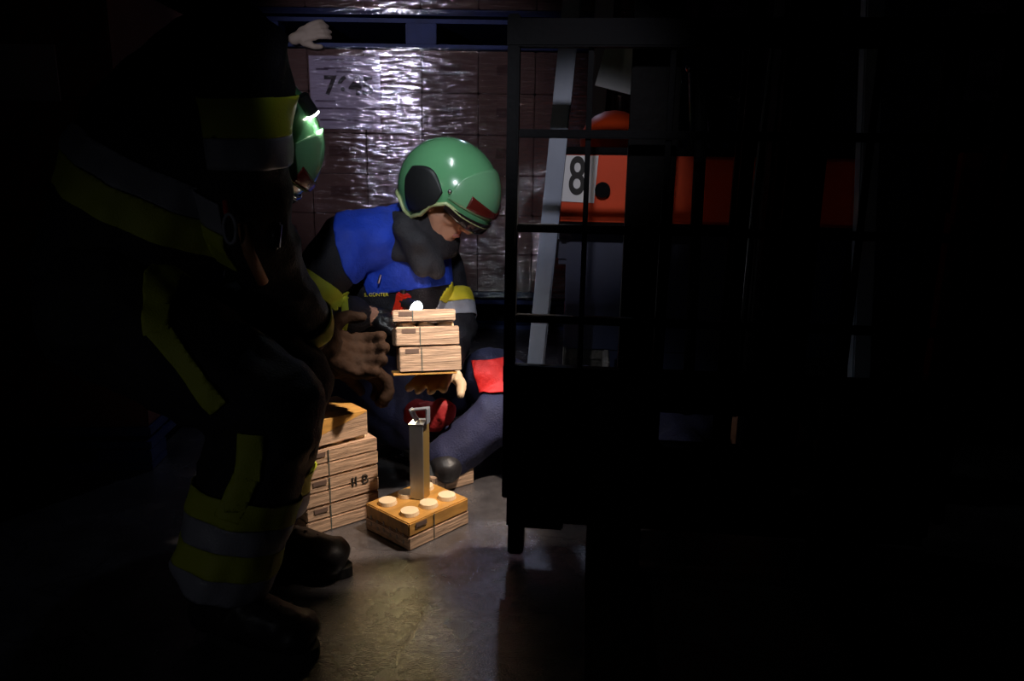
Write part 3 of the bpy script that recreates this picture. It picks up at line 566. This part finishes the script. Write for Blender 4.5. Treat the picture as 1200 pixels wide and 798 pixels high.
jk = [('c', neB, .10, chB, .165), ('c', chB, .165, peB+V((-.005, 0, .03)), .17), ('c', neB, .10, RsB, .10), ('c', neB, .09, LsB, .09)]+limb((RsB, .105), (ReB, .078), (RhB-(RhB-ReB)*.12, .052))+limb((LsB, .09), (LeB, .07), (LhB-(LhB-LeB)*.2, .05))
jB = organic('jacket', jk, .009, 'navy', B, 3, (.008, 10), seed=8)
tr = [('c', RhipB, .135, LhipB, .135)]+limb((RhipB, .13), (RkB, .098), (RaB+V((0, 0, .06)), .085))+limb((LhipB, .13), (LkB, .092), (LaB+V((0, 0, .06)), .078))
tB = organic('trousers', tr, .009, 'navy', B, 3, (.009, 10), seed=11)
bR = boot((.85, -.28, 0), RaB, B, 'black leather boot in front'); bL = boot((.85, -.1, 0), LaB, B)
lv = fB.transposed() @ (at(350, 128, 1.60)-hcB-fB @ V((0, 0, .03))); lv.normalize()
hB, ptB = helmet(hcB, fB, B, lamp=(math.degrees(math.atan2(lv.y, lv.x)), math.degrees(math.asin(lv.z)), (.36, .42, -.72)))
d = (ReB-RsB).normalized(); pm = RsB+(ReB-RsB)*.30
for nm, off_, hw in (('yellow', 0, .034), ('silver', .062, .027)):
    c_ = pm+d*off_; shell(nm+'_band', jB, [(c_+d*hw, d), (c_-d*hw, -d), edge((252, 90), (252, 175), 1.40, (-1, 0, 0))], nm, jB, .005, axis=(c_, d, .16))
td_ = V((.30, .1, .95)).normalized(); pm = at(190, 262, 1.40); dn = V((-.50, 0, -1)).normalized()
for nm, off_, hw in (('silver', -.058, .026), ('yellow', 0, .030)):
    c_ = pm+dn*off_; shell(nm+'_band', jB, [(c_+dn*hw, dn), (c_-dn*hw, -dn), edge((262, 200), (262, 290), 1.40, (1, 0, 0))], nm, jB, .005)
d = (RaB-RkB).normalized()
for k, mm in enumerate(('yellow', 'silver', 'yellow', 'silver')): band(('yellow_band', 'silver_band')[k % 2], tB, RkB+(RaB-RkB)*(.50+.135*k), d, .0235, .13, mm, tB)
d = (LaB-LkB).normalized()
for k, mm in enumerate(('yellow', 'silver')): band(('yellow_band', 'silver_band')[k % 2], tB, LkB+(LaB-LkB)*(.62+.15*k), d, .0235, .115, mm, tB)
# side stripe down thigh and knee, cut as a strip facing the viewer
def strip(name, src, a, b, hw, par, m='yellow', Y=1.28, sphere=None):
    p, q = at(*a, Y), at(*b, Y); v = V((0, 1, -.15)); ax = (q-p).normalized(); n = ax.cross(v).normalized(); c = (p+q)/2; L = (q-p).length/2
    return shell(name, src, [(c+n*hw, n), (c-n*hw, -n), (c+ax*L, ax), (c-ax*L, -ax), (V((0, 1.42, 0)), V((0, 1, 0)))], m, par, .005, sphere=sphere)
strip('side_stripe', tB, (158, 302), (185, 390), .019, tB); strip('side_stripe', tB, (183, 384), (262, 474), .017, tB); strip('side_stripe', tB, (302, 500), (300, 552), .020, tB); strip('side_stripe', tB, (300, 548), (282, 592), .020, tB, sphere=(at(291, 570, 1.27), .075))
organic('glove', handparts(RhB, rhd, (-.8, -.5, .3), 32, 1.2, 1, fr=.0125)+[('c', RhB-(RhB-ReB)*.22, .058, RhB+rhd*.1, .042)], .005, 'brownglove', B, 2, (.0025, 30), 'brown leather glove in front')
organic('glove', handparts(LhB, V((.8, .25, -.3)), (-.2, .3, 1), 40, 1.15, -1, fr=.0125)+[('c', LhB-(LhB-LeB)*.2, .056, LhB, .042)], .005, 'brownglove', B, 2, (.0025, 30))
d = (RhB-ReB).normalized(); band('yellow_band', jB, RhB-(RhB-ReB)*.14, d, .016, .085, 'yellow', jB)
cb = MB(); c0 = at(270, 268, 1.36); cb.tube([c0+V((math.cos(a*R(24))*.011, -.002, math.sin(a*R(24))*.026)) for a in range(16)], .0035, 8); cb.build('carabiner', 'silver', B, True, True, 'bright metal carabiner on the jacket')
MB().tube([at(264, 235, 1.37), at(266, 250, 1.365), c0+V((0, 0, .024))], .006, 8).build('strap', 'torchred', B, True, True)
MB().tube([at(284, 262, 1.38), at(292, 296, 1.39), at(308, 330, 1.44)], .011, 10).build('leather_strap', 'tan', B, True, True, 'tan leather strap hanging from the jacket')
MB().box(at(322, 276, 1.42), (.022, .02, .05), rot=(0, R(8), 0), bev=.004).build('radio_microphone', 'torchblk', B, True, True)

# --- cream glove by the upper pallet
g0 = at(352, 40, 3.9)
cg = organic('work_glove', handparts(V((g0.x-.02, 3.93, g0.z-.01)), V((.9, 0, .35)), (0, -1, .2), 25, 1.0, 1, fr=.012), .006, 'cream', None, 2, (.002, 30)); own(cg)
tag(cg, 'cream work glove tucked at the left end of the upper blue pallet', 'glove')
